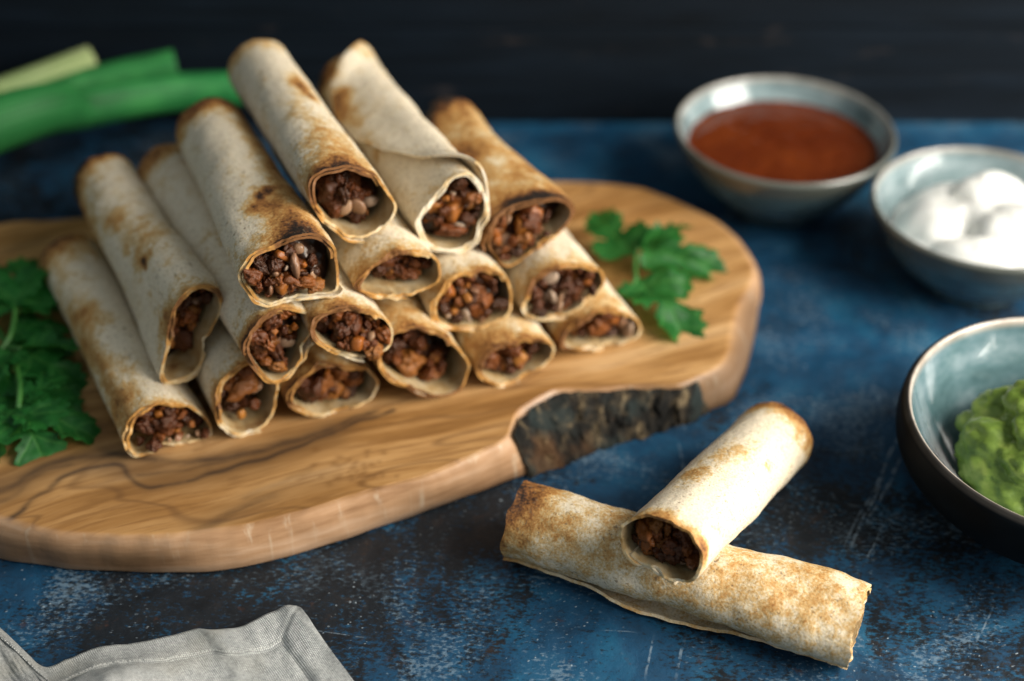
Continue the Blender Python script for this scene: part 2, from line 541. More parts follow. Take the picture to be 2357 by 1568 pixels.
def bm_obj(name, bm, mat, parent=None, smooth=True, loc=None):
    me = bpy.data.meshes.new(name)
    if loc is not None:
        bmesh.ops.translate(bm, verts=bm.verts, vec=-Vector(loc))
    bm.to_mesh(me)
    bm.free()
    me.polygons.foreach_set('use_smooth', [smooth] * len(me.polygons))
    me.materials.append(mat)
    o = link(bpy.data.objects.new(name, me), parent)
    if loc is not None:
        o.location = tuple(loc)
    return o


wall = empty('back_wall', (0, WALL_Y, 0))
tag(wall, 'dark stained wooden boards standing behind the table', kind='structure')
zz = 0.0006
for k in range(6):
    bm = bmesh.new()
    hgt = (0.062, 0.075, 0.07, 0.08, 0.07, 0.08)[k]
    box(bm, (-1.3, 0.004, zz), (1.3, 0.022 + .001 * (k % 2), zz + hgt - .0006), .0005)
    bm_obj('plank', bm, WALL, wall, smooth=False)
    zz += hgt

# ------------------------------------------------------------------ wooden board
# top outline and foot outline traced as pairs of photo pixels, clockwise from the left front
TOPB = [((-330, 960), (-340, 1010)), ((-190, 1110), (-200, 1180)), ((-70, 1178), (-80, 1262)), ((15, 1204), (5, 1292)), ((100, 1223), (110, 1308)), ((180, 1234), (190, 1316)), ((320, 1238), (320, 1322)), ((490, 1226), (500, 1320)),
        ((640, 1196), (670, 1285)), ((828, 1144), (860, 1224)), ((960, 1104), (985, 1180)), ((1080, 1058), (1100, 1139)), ((1160, 1018), (1175, 1110)), ((1182, 985), (1215, 1096)), ((1200, 948), (1255, 1081)), ((1246, 916), (1310, 1060)),
        ((1301, 893), (1360, 1035)), ((1398, 893), (1430, 1016)), ((1476, 889), (1505, 995)), ((1560, 888), (1580, 970)), ((1610, 872), (1640, 948)), ((1656, 848), (1685, 926)), ((1685, 812), (1712, 880)), ((1694, 760), (1728, 826)), ((1708, 705), (1738, 770)), ((1734, 660), (1746, 720)), ((1741, 612), (1748, 676)),
        ((1706, 550), (1712, 610)), ((1652, 503), (1655, 560)), ((1574, 464), (1574, 518)), ((1496, 432), (1490, 486)), ((1418, 420), (1410, 472)), ((1320, 413), (1316, 464)), ((1150, 418), (1146, 470)), ((900, 440), (896, 490)), ((600, 470), (596, 525)), ((300, 492), (300, 548)), ((120, 502), (120, 560)),
        ((0, 512), (0, 570)), ((-180, 560), (-170, 620)), ((-330, 680), (-325, 740)), ((-385, 820), (-390, 880))]
NB = 840
top2 = catmull([at(*a, ZB)[:2] for a, b in TOPB], NB)
bot2 = catmull([at(*b, 0)[:2] for a, b in TOPB], NB)
for k in range(NB):                                   # hand-worked, slightly uneven rim
    tg = top2[(k + 3) % NB] - top2[k - 3]
    nr_ = np.array([tg[1], -tg[0]]) / np.hypot(*tg)
    top2[k] = top2[k] + nr_ * (.0011 * mnoise.noise(Vector((top2[k][0] * 45, top2[k][1] * 45, 1))) + .0004 * mnoise.noise(Vector((top2[k][0] * 160, top2[k][1] * 160, 2))))
BARK_FROM, BARK_TO = 12.62 / len(TOPB), 19.9 / len(TOPB)


def build_board():
    v, side = [], []
    cen = top2.mean(0)
    levels = [(0.0, .0012, 1.0), (.04, .0, 1), (.25, -.0006, 1), (.5, -.0010, 1), (.72, -.0006, 1), (.84, .0003, .95), (.92, .0011, .8), (.975, .0023, .45)]
    rows = 0
    for t, ins, sd in levels:
        for k in range(NB):
            p = bot2[k] * (1 - t) + top2[k] * t
            d = cen - p
            p = p + d / np.hypot(*d) * ins
            z = ZB * t + .0006 * (1 - t)
            wob = .0008 * mnoise.noise(Vector((p[0] * 60, p[1] * 60, z * 80))) * (1 if 0 < t < .95 else 0)
            p = p - d / np.hypot(*d) * wob
            v.append((p[0], p[1], z))
            side.append(sd)
        rows += 1
    NR = 170
    fr = np.concatenate([[.021], np.linspace(.021, 1, NR)[1:] ** 1.0])
    for f in fr[:-1]:
        q = top2 * (1 - f) + cen * f
        for k in range(NB):
            v.append((q[k][0], q[k][1], ZB))
            side.append(1.0 if f < .0017 and False else 0.0)
        rows += 1
    v.append((cen[0], cen[1], ZB))
    side.append(0)
    v = np.array(v)
    faces = []
    for i in range(rows - 1):
        for k in range(NB):
            k2 = (k + 1) % NB
            faces.append((i * NB + k, i * NB + k2, (i + 1) * NB + k2, (i + 1) * NB + k))
    for k in range(NB):
        faces.append(((rows - 1) * NB + k, (rows - 1) * NB + (k + 1) % NB, len(v) - 1))
    faces.append(tuple(range(NB))[::-1])
    P = v[:, :2].copy()
    wob2 = .0006 * np.c_[np.sin(P[:, 0] * 160 + 2 * np.sin(P[:, 1] * 90)) + .6 * np.sin(P[:, 0] * 410 + 3 * np.sin(P[:, 1] * 210)), np.sin(P[:, 0] * 130 + 1.3 + 2 * np.sin(P[:, 1] * 110)) + .6 * np.sin(P[:, 0] * 370 + P[:, 1] * 120)]
    P = P + wob2

    def c6(pts):
        return np.array([at((0 + x * .6154) * .61141, (1600 + y * .6154) * .61141, ZB)[:2] for x, y in pts])
    vein = np.zeros(len(P))
    for pts, w, a in (([(40, 575), (120, 520), (200, 450), (300, 410), (330, 370), (420, 305), (600, 258), (700, 248), (765, 262), (795, 310), (860, 362), (980, 382), (1150, 345), (1350, 285), (1700, 175), (2100, 20), (2400, -90)], .0013, 1.0),
                      ([(-60, 420), (60, 380), (170, 310), (330, 225), (520, 190), (760, 185), (1000, 215), (1300, 215), (1550, 170), (1800, 95), (2050, 15), (2300, -90)], .0022, .85),
                      ([(-60, 490), (60, 440), (160, 350), (300, 270), (420, 240)], .0014, .6),
                      ([(1180, 660), (1330, 590), (1420, 530), (1540, 480), (1680, 430)], .0028, .45),
                      ([(1500, 440), (1700, 360), (1900, 270)], .002, .3),
                      ([(860, 300), (1050, 285), (1300, 245), (1560, 185)], .0009, .6)):
        L = c6(pts)
        L = catmull(L, 60, closed=False)
        jit = np.array([.0015 * mnoise.noise(Vector((p[0] * 70, p[1] * 70, a * 5))) for p in P]) if False else 0
        vein = np.maximum(vein, a * np.exp(-(poly_dist(P, L) / w) ** 2))
    band_line = catmull(c6([(-80, 400), (120, 330), (350, 240), (600, 225), (850, 270), (1050, 300), (1350, 250), (1650, 165), (2000, 40)]), 40, closed=False)
    band = np.exp(-(poly_dist(P, band_line) / .011) ** 2)
    bl2 = catmull(c6([(1250, 640), (1450, 520), (1700, 420), (2000, 330)]), 30, closed=False)
    band = np.maximum(band, .45 * np.exp(-(poly_dist(P, bl2) / .010) ** 2))
    spot = np.zeros(len(P))
    for _ in range(46):
        c = at(random.gauss(822, 48), random.gauss(1083, 20), ZB)[:2]
        spot = np.maximum(spot, np.exp(-((P - c) ** 2).sum(1) / random.uniform(.0008, .0017) ** 2))
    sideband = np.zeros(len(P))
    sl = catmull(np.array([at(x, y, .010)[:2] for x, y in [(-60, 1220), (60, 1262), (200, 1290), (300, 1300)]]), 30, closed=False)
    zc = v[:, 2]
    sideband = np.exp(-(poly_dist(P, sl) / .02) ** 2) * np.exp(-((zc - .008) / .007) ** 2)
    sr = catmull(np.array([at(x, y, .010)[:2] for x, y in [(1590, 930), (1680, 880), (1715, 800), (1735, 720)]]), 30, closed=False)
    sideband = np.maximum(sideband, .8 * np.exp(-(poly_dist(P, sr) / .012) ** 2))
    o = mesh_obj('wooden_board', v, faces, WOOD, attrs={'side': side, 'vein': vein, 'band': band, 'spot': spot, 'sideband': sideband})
    # flat top: keep shading crisp at the arris
    tag(o, 'thick live-edge olive wood serving board under the stack of rolls', 'serving board')
    # bark left on the notched edge
    nk = 300
    nz = 34
    bv = []
    for i in range(nk):
        s = BARK_FROM + (BARK_TO - BARK_FROM) * i / (nk - 1)
        k = int(s * NB)
        ends = min(1, .75 + i / 30, .15 + (nk - 1 - i) / 40)
        for j in range(nz):
            t = j / (nz - 1)
            p = bot2[k] * (1 - t) + top2[k] * t
            k2 = (k + 2) % NB
            tg = top2[k2] - top2[k - 2]
            nrm = np.array([tg[1], -tg[0]]) / np.hypot(*tg)
            if nrm @ (p - top2.mean(0)) < 0:
                nrm = -nrm
            z = ZB * t
            h = .0030 + .0060 * abs(mnoise.noise(Vector((p[0] * 130, p[1] * 130, z * 75)))) - .0045 * abs(mnoise.noise(Vector((p[0] * 230 + 5, p[1] * 230, z * 120)))) + .0010 * fbm((p[0], p[1], z), 420, 8)
            h = max(h, .0028) * ends * math.sin(math.pi * (0.12 + .80 * t)) ** .5
            zz_ = min(max(z + .0006 * mnoise.noise(Vector((p[0] * 200, p[1] * 200, z * 200))), .0007), ZB - .0003)
            bv.append((p[0] + nrm[0] * h, p[1] + nrm[1] * h, zz_))
    mesh_obj('bark', bv, grid_faces(nk, nz), BARK, parent=o)['label'] = 'dark rough bark left along the notched edge'


build_board()

# ------------------------------------------------------------------ rolled taquitos
RINGS = {
    'T1': [(707, 426), (724, 404), (759, 385), (798, 379), (837, 387), (869, 400), (896, 432), (913, 463), (912, 494), (892, 525), (861, 547), (818, 556), (787, 549), (752, 521), (724, 494), (711, 463)],
    'T2': [(952, 521), (962, 490), (980, 467), (1013, 428), (1036, 404), (1068, 389), (1095, 397), (1114, 424), (1124, 455), (1126, 490), (1114, 533), (1099, 568), (1060, 588), (1013, 586), (982, 572), (962, 552)],
    'T3': [(1120, 549), (1126, 521), (1146, 494), (1181, 473), (1227, 459), (1266, 453), (1305, 455), (1325, 474), (1325, 498), (1301, 529), (1259, 564), (1216, 595), (1169, 621), (1149, 615), (1130, 595), (1120, 572)],
    'T4': [(545, 641), (548, 619), (562, 594), (590, 575), (628, 558), (659, 547), (693, 535), (724, 532), (759, 547), (780, 569), (788, 606), (785, 647), (774, 675), (740, 681), (696, 688), (646, 700), (615, 705), (584, 694), (562, 672)],
    'T5': [(365, 871), (375, 827), (382, 787), (389, 746), (402, 702), (426, 672), (456, 655), (486, 654), (510, 662), (520, 686), (510, 723), (490, 763), (470, 814), (463, 844), (446, 864), (416, 881), (379, 890)],
    'T6': [(814, 661), (829, 638), (853, 611), (884, 588), (923, 570), (962, 570), (997, 584), (1020, 607), (1020, 638), (1001, 661), (969, 677), (923, 687), (864, 687), (829, 679)],
    'T7': [(991, 731), (993, 700), (1008, 669), (1032, 642), (1071, 623), (1117, 615), (1156, 623), (1179, 646), (1187, 677), (1179, 716), (1156, 739), (1109, 759), (1059, 763), (1016, 751)],
    'T8': [(1199, 716), (1203, 693), (1218, 658), (1250, 626), (1288, 607), (1335, 603), (1370, 611), (1394, 634), (1394, 661), (1366, 685), (1343, 704), (1312, 728), (1265, 739), (1218, 731)],
    'T9': [(554, 806), (562, 781), (587, 741), (615, 719), (653, 705), (687, 708), (715, 719), (726, 734), (718, 762), (706, 797), (699, 825), (678, 859), (646, 884), (621, 886), (596, 872), (568, 837)],
    'T10': [(717, 766), (724, 737), (749, 719), (787, 706), (834, 708), (874, 719), (902, 741), (913, 762), (905, 794), (883, 815), (846, 825), (802, 825), (759, 812), (727, 790)],
    'T11': [(868, 817), (876, 786), (907, 759), (946, 747), (993, 749), (1032, 767), (1063, 798), (1084, 840), (1084, 872), (1063, 903), (1028, 916), (985, 914), (938, 899), (892, 875), (868, 848)],
    'T12': [(1094, 852), (1102, 825), (1129, 802), (1176, 782), (1226, 774), (1265, 782), (1281, 798), (1277, 821), (1253, 844), (1218, 868), (1187, 885), (1156, 891), (1121, 885), (1100, 870)],
    'T13': [(1285, 790), (1300, 763), (1331, 735), (1370, 716), (1413, 708), (1452, 716), (1479, 743), (1483, 767), (1464, 782), (1421, 796), (1374, 805), (1323, 809), (1292, 805)],
    'T14': [(281, 1013), (288, 986), (298, 962), (325, 942), (358, 925), (392, 920), (432, 928), (466, 945), (490, 965), (498, 986), (490, 1006), (459, 1014), (426, 1021), (379, 1030), (338, 1041), (309, 1055), (294, 1043)],
    'T15': [(493, 918), (498, 890), (512, 865), (537, 843), (562, 829), (603, 831), (631, 847), (645, 878), (643, 918), (634, 953), (615, 981), (584, 999), (553, 1007), (522, 993), (501, 962)],
    'T16': [(659, 918), (674, 890), (696, 862), (727, 840), (765, 833), (802, 837), (840, 843), (865, 859), (877, 884), (868, 909), (846, 931), (802, 946), (756, 959), (709, 959), (674, 946)],
    'L2': [(1422, 1245), (1430, 1212), (1459, 1189), (1488, 1183), (1530, 1189), (1571, 1212), (1605, 1241), (1619, 1278), (1621, 1312), (1609, 1337), (1584, 1351), (1555, 1349), (1526, 1336), (1497, 1318), (1463, 1301), (1436, 1276)],
}
THICK, LAYER = .00115, .00135


def chunk_mesh(name, kind, seed):
    bm = bmesh.new()
    if kind == 'carrot':
        bmesh.ops.create_cube(bm, size=1.5)
        bmesh.ops.subdivide_edges(bm, edges=list(bm.edges), cuts=3, use_grid_fill=True)
        for vv in bm.verts:
            vv.co = vv.co.lerp(vv.co.normalized() * .95, .35)
    else:
        bmesh.ops.create_icosphere(bm, subdivisions=4 if kind == 'meat' else 3, radius=1.0)
    sx, sy, sz = (random.uniform(.65, 1.35) for _ in range(3))
    if kind == 'onion':
        sz = .5
    for vv in bm.verts:
        c = vv.co.copy()
        o_ = Vector((seed * 3.1, seed, seed * .7))
        k = 1 + (.55 if kind == 'meat' else .16) * mnoise.fractal(c * 1.05 + o_, .7, 2.2, 4)
        if kind == 'meat':
            k += .30 * (.5 - abs(mnoise.noise(c * 2.3 + o_ * 2)))
        vv.co = Vector((c.x * sx * k, c.y * sy * k, c.z * sz * k))
    me = bpy.data.meshes.new(name)
    bm.to_mesh(me)
    bm.free()
    me.polygons.foreach_set('use_smooth', [True] * len(me.polygons))
    me.materials.append({'meat': MEAT, 'carrot': CARROT, 'onion': ONION}[kind])
    return me


CHUNKS = {'meat': [chunk_mesh('meat_crumb', 'meat', s) for s in range(9)],
          'carrot': [chunk_mesh('carrot_cube', 'carrot', s + 20) for s in range(4)],
          'onion': [chunk_mesh('onion_piece', 'onion', s + 40) for s in range(3)]}


def polar(uv, n=360):
    """radius as a function of angle from a traced, smoothed outline"""
    c = catmull(uv, 240)
    a = np.degrees(np.arctan2(c[:, 1], c[:, 0])) % 360
    r = np.hypot(c[:, 0], c[:, 1])
    o = np.argsort(a)
    a, r = a[o], r[o]
    g = np.arange(n) * 360.0 / n
    rr = np.interp(g, np.r_[a - 360, a, a + 360], np.r_[r, r, r])
    ker = np.hanning(17)
    ker /= ker.sum()
    return np.convolve(np.r_[rr[-20:], rr, rr[:20]], ker, 'same')[20:-20]


def rad(tab, deg):
    d = np.asarray(deg) % 360.0
    return np.interp(d, np.arange(361), np.r_[tab, tab[0]])


def taquito(label, front, back, rb, ring=None, ellipse=None, seam=-80.0, turn=1, lift=.0009, turns=1.72, toast=(), base=.0, endt=(.45, .5),
            fill=None, seed=0, bend=(0, 0), waist=None, hold=.75, rbz=1.0, liftfn=None, rag=.0008, wrinkle=1.0, group='baked rolls stacked on the board', flat_end=None):
    """front, back: axis ends; ring: traced pixel outline of the open front end; angles run from the roll's right over its top"""
    rs = random.Random(seed * 13 + 5)
    f, b = np.asarray(front, float), np.asarray(back, float)
    L = np.linalg.norm(b - f)
    A = (b - f) / L
    U = np.cross(A, [0, 0, 1])
    U /= np.linalg.norm(U)
    V = np.cross(U, A)
    if ring is not None:
        q = np.array([at_plane(x, y, f, A) for x, y in ring]) - f
        tabf = polar(np.c_[q @ U, q @ V])
    else:
        a, bb = ellipse
        g = np.radians(np.arange(360))
        tabf = a * bb / np.sqrt((bb * np.cos(g)) ** 2 + (a * np.sin(g)) ** 2)
    g = np.radians(np.arange(360))
    tabb = rb * rb * rbz / np.sqrt((rb * rbz * np.cos(g)) ** 2 + (rb * np.sin(g)) ** 2)
    root = empty('taquito', (f + b) / 2 - np.array([0, 0, (rb + tabf[270]) / 2]))
    tag(root, label, 'taquito', group)
    base_loc = np.array(root.location)
    nu, nt = 54, 150
    us = .5 - .5 * np.cos(np.linspace(0, math.pi, nu))
    us = .35 * us + .65 * np.linspace(0, 1, nu)
    tt = np.linspace(0, 1, nt)
    O_, I_, T_, th_ = np.zeros((nt, nu, 3)), np.zeros((nt, nu, 3)), np.zeros((nt, nu)), np.zeros((nt, nu))
    sfn = seam if callable(seam) else (lambda u: seam)
    for j, u in enumerate(us):
        s_end = sfn(u)
        th = s_end - turn * (1 - tt) * turns * 360.0            # degrees, last = outer free edge
        w = 1 - smoothstep(0, hold, u)
        r = w * rad(tabf, th) + (1 - w) * rad(tabb, th)
        # long soft dents
        if waist:
            r = r * (1 - waist[1] * math.exp(-((u - waist[0]) / waist[2]) ** 2) * (.55 + .45 * np.sin(np.radians(th)) ** 2))
        inset = (1 - tt) * turns * LAYER
        lf = lift if liftfn is None else lift * liftfn(u)
        free = (1 - tt) * turns * 360.0
        r_o = r - inset + lf * np.exp(-(free / 26.0) ** 2)
        c = f + A * (u * L) + (U * bend[0] + V * bend[1]) * math.sin(math.pi * u)
        for i in range(nt):
            ph = math.radians(th[i])
            dirv = U * math.cos(ph) + V * math.sin(ph)
            pn = c + dirv * r_o[i]
            nz = wrinkle * (.0008 * mnoise.noise(Vector(pn * 42 + seed)) + .00035 * mnoise.noise(Vector(pn * 130 + seed * 2)) + .00018 * mnoise.noise(Vector(pn * 420 + seed)))
            nz += math.exp(-u / .05) * (.0011 * mnoise.noise(Vector((math.cos(ph) * 2.6, math.sin(ph) * 2.6, seed * 1.3 + u * 9))))
            edge = math.exp(-u / .03) * rag * (mnoise.noise(Vector((math.cos(ph) * 2.2, math.sin(ph) * 2.2, seed * 3.3 + tt[i] * 2))) * 2.4 + mnoise.noise(Vector((math.cos(ph) * 9, math.sin(ph) * 9, seed * 3.3 + tt[i] * 5))) * .9)
            edge2 = math.exp(-(1 - u) / .03) * .0016 * mnoise.noise(Vector((math.cos(ph) * 2.4, math.sin(ph) * 2.4, seed * 5.3 + 9)))
            O_[i, j] = pn + dirv * nz + A * (edge + edge2)
            I_[i, j] = pn + dirv * (nz - THICK) + A * (edge + edge2)
            th_[i, j] = th[i]
        t0 = np.full(nt, base)
        for (tu, ta, su, sa, am) in toast:
            da = (th - ta + 180) % 360 - 180
            t0 = t0 + am * np.exp(-((u - tu) / su) ** 2 - (da / sa) ** 2)
        top = .62 + .38 * np.sin(np.radians(th))
        t0 = t0 + endt[0] * math.exp(-u / .035) * top + endt[1] * math.exp(-(1 - u) / .05) * top
        T_[:, j] = t0
    n1 = nt * nu
    verts = [O_.reshape(-1, 3), I_.reshape(-1, 3)]
    toastv = [T_.ravel(), T_.ravel() * .4]
    rim = [np.zeros(n1), np.zeros(n1)]
    inner = [np.zeros(n1), np.repeat(1 - smoothstep(.80, .9, tt), nu)]
    flip = turn < 0
    faces = grid_faces(nt, nu, 0, flip=not flip) + grid_faces(nt, nu, n1, flip=flip)
    off = 2 * n1

    def strip(a, bq, tv, rimv=1.0):
        nonlocal off
        m = len(a)
        verts.extend([a, bq])
        toastv.extend([tv, tv])
        rim.extend([np.full(m, rimv)] * 2)
        inner.extend([np.zeros(m)] * 2)
        for i in range(m - 1):
            faces.append((off + i, off + i + 1, off + m + i + 1, off + m + i))
        off += 2 * m
    strip(O_[:, 0], I_[:, 0], T_[:, 0])
    strip(O_[:, -1], I_[:, -1], T_[:, -1])
    strip(O_[-1], I_[-1], T_[-1], .4)
    strip(O_[0], I_[0], T_[0], .4)
    mesh_obj('tortilla', np.concatenate(verts) - base_loc, faces, TORT, parent=root,
             attrs={'toast': np.concatenate(toastv), 'rim': np.concatenate(rim), 'inner': np.concatenate(inner)})
    # ---- the minced filling that shows in the open end
    fl = dict(depth=.006, size=.80, off=(0, 0), n=34, spill=0.0, carrot=.12, onion=.12, big=1.0)
    fl.update(fill or {})
    sh = turns * LAYER + THICK
    nr, na = 16, 72
    mv = []
    for i in range(nr):
        q = i / (nr - 1)
        for k in range(na):
            deg = 360.0 * k / na
            ph = math.radians(deg)
            R = (rad(tabf, deg) - sh) * .99 * q
            p = f + U * (math.cos(ph) * R) + V * (math.sin(ph) * R)
            d = fl['depth'] + .0035 + .004 * q * q + .0022 * mnoise.fractal(Vector(p * 210 + seed), .8, 2, 3)
            mv.append(p + A * max(d, .001))
    mf = []
    for i in range(nr - 1):
        for k in range(na):
            k2 = (k + 1) % na
            mf.append((i * na + k, i * na + k2, (i + 1) * na + k2, (i + 1) * na + k))
    fil = mesh_obj('filling', np.array(mv) - base_loc, mf, MASS, parent=root)
    placed = []
    tries = 0
    while len(placed) < fl['n'] * 1.35 and tries < 1500:
        tries += 1
        deg = rs.uniform(0, 360)
        q = math.sqrt(rs.random()) * min(fl['size'] + .08, 1.0)
        ph = math.radians(deg)
        kind = 'carrot' if rs.random() < fl['carrot'] else ('onion' if rs.random() < fl['onion'] else 'meat')
        s = (.0015 + .0029 * rs.random() ** 1.6) * fl['big'] * (.85 if kind != 'meat' else 1.0)
        R = max(rad(tabf, deg) - sh - s * .6, 0) * q
        uu = math.cos(ph) * R + fl['off'][0]
        vv = math.sin(ph) * R + fl['off'][1]
        d = fl['depth'] + .001 + rs.uniform(-.0035, .0045) + .002 * q * q
        if fl['spill'] and vv < -.002 and rs.random() < fl['spill']:
            d = rs.uniform(-.0022, .003)
            s *= .85
        room = rad(tabf, math.degrees(math.atan2(vv, uu))) - sh * .8 - math.hypot(uu, vv)
        s = min(s, room / 1.15)
        if s < .0010:
            continue
        if any((uu - x) ** 2 + (vv - y) ** 2 + (d - z) ** 2 < (.52 * (s + t)) ** 2 for x, y, z, t in placed):
            continue
        placed.append((uu, vv, d, s))
        p = f + U * uu + V * vv + A * d - base_loc
        me = rs.choice(CHUNKS[kind])
        o = link(bpy.data.objects.new(me.name.split('.')[0], me), fil)
        o.location = tuple(p)
        o.rotation_euler = (rs.uniform(0, 6), rs.uniform(0, 6), rs.uniform(0, 6))
        o.scale = (s * rs.uniform(.8, 1.3), s * rs.uniform(.8, 1.2), s)
    return root


def cen(n):
    return np.mean(RINGS[n], axis=0)


def fr(n, z):
    return at(*cen(n), z)


def pile(n, label, zf, back, rb=.0155, **kw):
    # toast marks are noted as they face the viewer, whose side of the roll lies 26 degrees past its top
    kw['toast'] = [(u, a + 26, su, sa, am * 1.35) for u, a, su, sa, am in kw.get('toast', [])]
    return taquito(label, fr(n, zf), back, rb, ring=RINGS[n], seed=int(n[1:]), **kw)


def seam_t2(u):
    return float(np.interp(u, [0, .12, .3, .5, .68, .8, .9, 1.0], [64, 104, 140, 164, 166, 146, 110, 70]))


# bottom row, on the board
pile('T14', 'outermost roll of the bottom row, beside the dark parsley bunch, golden along its side', .0324, (-.2078, .5521, .0365), toast=[(.45, 120, .3, 40, .34), (.1, 120, .1, 40, .3), (.97, 120, .08, 70, .3)],
     fill=dict(depth=.004, off=(.002, -.002), spill=.5, size=.9, n=40), seam=-60)
pile('T15', 'tall oval pale roll of the bottom row, second from the dark parsley bunch', .0412, (-.1711, .5646, .0365), fill=dict(depth=.006, size=.85, off=(0, .002)), toast=[(0, 150, .06, 40, .3)])
pile('T16', 'wide flattened roll of the bottom row, third from the dark parsley bunch', .0351, (-.1331, .5793, .0365), fill=dict(depth=.006, size=.9, n=30, carrot=.05), toast=[(0, 160, .06, 30, .4), (.1, 90, .2, 60, .25)])
pile('T11', 'bottom row roll with a wide gaping end and an orange-stained lower lip', .0441, (-.0924, .5876, .0365), fill=dict(depth=.010, size=.85, off=(-.003, .001), carrot=.05), toast=[(0, -110, .04, 40, .5), (.3, 90, .4, 60, .3)], base=.1)
pile('T12', 'small flattened roll of the bottom row, second from the bright parsley sprig', .033, (-.0518, .602, .0365), fill=dict(depth=.005, n=26, size=.9), toast=[(.1, 100, .2, 60, .3)], base=.08)
pile('T13', 'flattened end roll of the bottom row beside the bright parsley sprig', .0317, (-.0111, .626, .0365), fill=dict(depth=.005, n=24, size=.8, off=(.002, .0)), toast=[(.0, 150, .08, 50, .4), (.2, 90, .2, 50, .2)])
# second row
pile('T5', 'pale roll with a pinched teardrop end and small black scorch spots', .067, (-.1926, .5779, .0625), rb=.0165, toast=[(.98, 150, .10, 55, .75), (.75, 160, .16, 30, .4), (.30, 88, .016, 7, .85), (.30, 74, .010, 5, .7), (.27, 92, .01, 5, .5), (.42, 80, .14, 45, .26), (.6, 95, .05, 25, .35), (.03, 120, .06, 45, .4)],
     fill=dict(depth=.009, n=26, size=.85, off=(.001, .003), carrot=.2), seam=-70, endt=(.45, .75))
pile('T9', 'pale second-row roll with an orange-stained round lip, resting beside the pinched teardrop roll', .072, (-.1626, .5811, .068), toast=[(0, 150, .03, 90, .5), (.95, 100, .06, 80, .3)], fill=dict(depth=.003, n=42, size=.95, off=(0, .001), carrot=.16, onion=.2), seam=-20, lift=.003)
pile('T10', 'middle roll of the second row, its filling dripping over the lower lip', .0725, (-.1206, .5684, .064), fill=dict(depth=.004, n=40, size=.92, spill=.6, carrot=.14), toast=[(0, 100, .08, 80, .3), (.4, 90, .3, 60, .15)])
pile('T7', 'second-row roll brim-full of meat and orange cubes, under the golden brown roll', .061, (-.0701, .6096, .0615), fill=dict(depth=.0015, n=46, size=.95, carrot=.25, onion=.16), base=.06)
pile('T8', 'end roll of the second row with a bright smooth side, above the bright parsley sprig', .055, (-.029, .6246, .059), fill=dict(depth=.003, n=44, size=.92, off=(0, 0), spill=.4, onion=.25, carrot=.05), toast=[(0, 100, .08, 60, .25)])
# third row
pile('T4', 'large pale roll with a broad scorched side and filling hanging out of its end', .103, (-.1378, .5742, .0935), rb=.0170, toast=[(.16, 48, .20, 34, .34), (.02, 40, .10, 45, .40), (.55, 18, .4, 26, .45), (.22, 75, .05, 24, .4), (.97, 90, .07, 90, .45), (.28, 66, .022, 8, .6), (.3, 50, .02, 8, .6)],
     fill=dict(depth=.0005, n=46, size=.78, off=(-.0035, -.002), spill=.6, onion=.18), seam=-35, lift=.002, turns=1.9)
pile('T6', 'recessed small roll of the third row, tucked beneath the two top rolls', .084, (-.1012, .5945, .078), fill=dict(depth=.008, n=26, size=.9), base=.12, toast=[(0, 170, .05, 40, .2)])
pile('T3', 'deep golden brown roll with a blackened upper lip, highest of those above the bright parsley', .082, at(1035, 288, .079), rb=.0150, base=.42, toast=[(0, 70, .09, 60, .42), (0, 30, .06, 40, .3), (.97, 90, .12, 90, .42), (.5, 100, .12, 40, .15)],
     fill=dict(depth=.003, n=40, size=.85, off=(-.004, -.002), spill=.5, onion=.2), seam=lambda u: 200 - 75 * u, endt=(.3, .3), lift=.0014)
# top row
pile('T1', 'topmost roll with a wide dark open end and a reddish scorch mark', .114, at(598, 158, .108), rb=.0155, toast=[(.02, 75, .10, 65, .34), (.60, 42, .085, 20, .62), (.52, 36, .03, 10, .35), (.28, 62, .14, 34, .22), (.42, 75, .05, 22, .3), (.97, 90, .05, 80, .25), (.12, 60, .1, 40, .25)],
     fill=dict(depth=.009, n=26, size=.62, off=(.001, -.003), carrot=.05, big=1.25), endt=(.55, .3), base=-.02)
pile('T2', 'pale top roll whose loose outer flap curls across it to a layered white lip', .097, (-.0795, .6272, .0905), rb=.0170, toast=[(.97, 130, .07, 70, .5), (.86, 106, .035, 14, .55), (.74, 112, .035, 16, .6), (.66, 126, .07, 24, .35), (.40, 138, .03, 14, .4), (.5, 120, .12, 16, .22)],
     fill=dict(depth=.003, n=34, size=.8, off=(.003, .001), carrot=.3), seam=seam_t2, lift=.0042, turns=2.1, endt=(.1, .4), base=-.05)

# the two loose rolls on the table
lf, lb = at(1975, 1442, .0145), at(1188, 1196, .0160)
taquito('speckled tan roll lying flat on the blue table beneath the other loose roll', lf, lb, .0168, ellipse=(.0200, .0142), seed=31, seam=-140, turn=-1, lift=.0046, liftfn=lambda u: math.sin(math.pi * min(max((u - .22) / .56, 0), 1)) ** 1.2,
        base=.20, toast=[(.97, 85, .08, 60, .5), (.30, 120, .12, 40, .15), (.12, 90, .1, 50, .12)], waist=(.47, .17, .16), fill=dict(depth=.0075, n=24, size=.85, carrot=.3), turns=1.9, endt=(.05, .3), rag=.0007, wrinkle=2.3, group='loose rolls on the table', hold=.9)
taquito('pale loose roll propped across the speckled roll, hollow end open', fr('L2', .0430), at(1785, 1010, .0175), .0172, ring=RINGS['L2'], seed=32, seam=-60, toast=[(.02, 95, .05, 70, .38), (.03, 22, .035, 20, .6), (.97, 70, .09, 100, .55), (.42, 110, .14, 30, .30), (.55, 95, .08, 25, .3), (.62, 40, .04, 10, .45), (.3, 125, .1, 20, .3)],
        base=-.07, fill=dict(depth=.007, n=60, size=1.0, carrot=.10, onion=.04), endt=(.30, .35), turns=1.25, group='loose rolls on the table', lift=.0003)

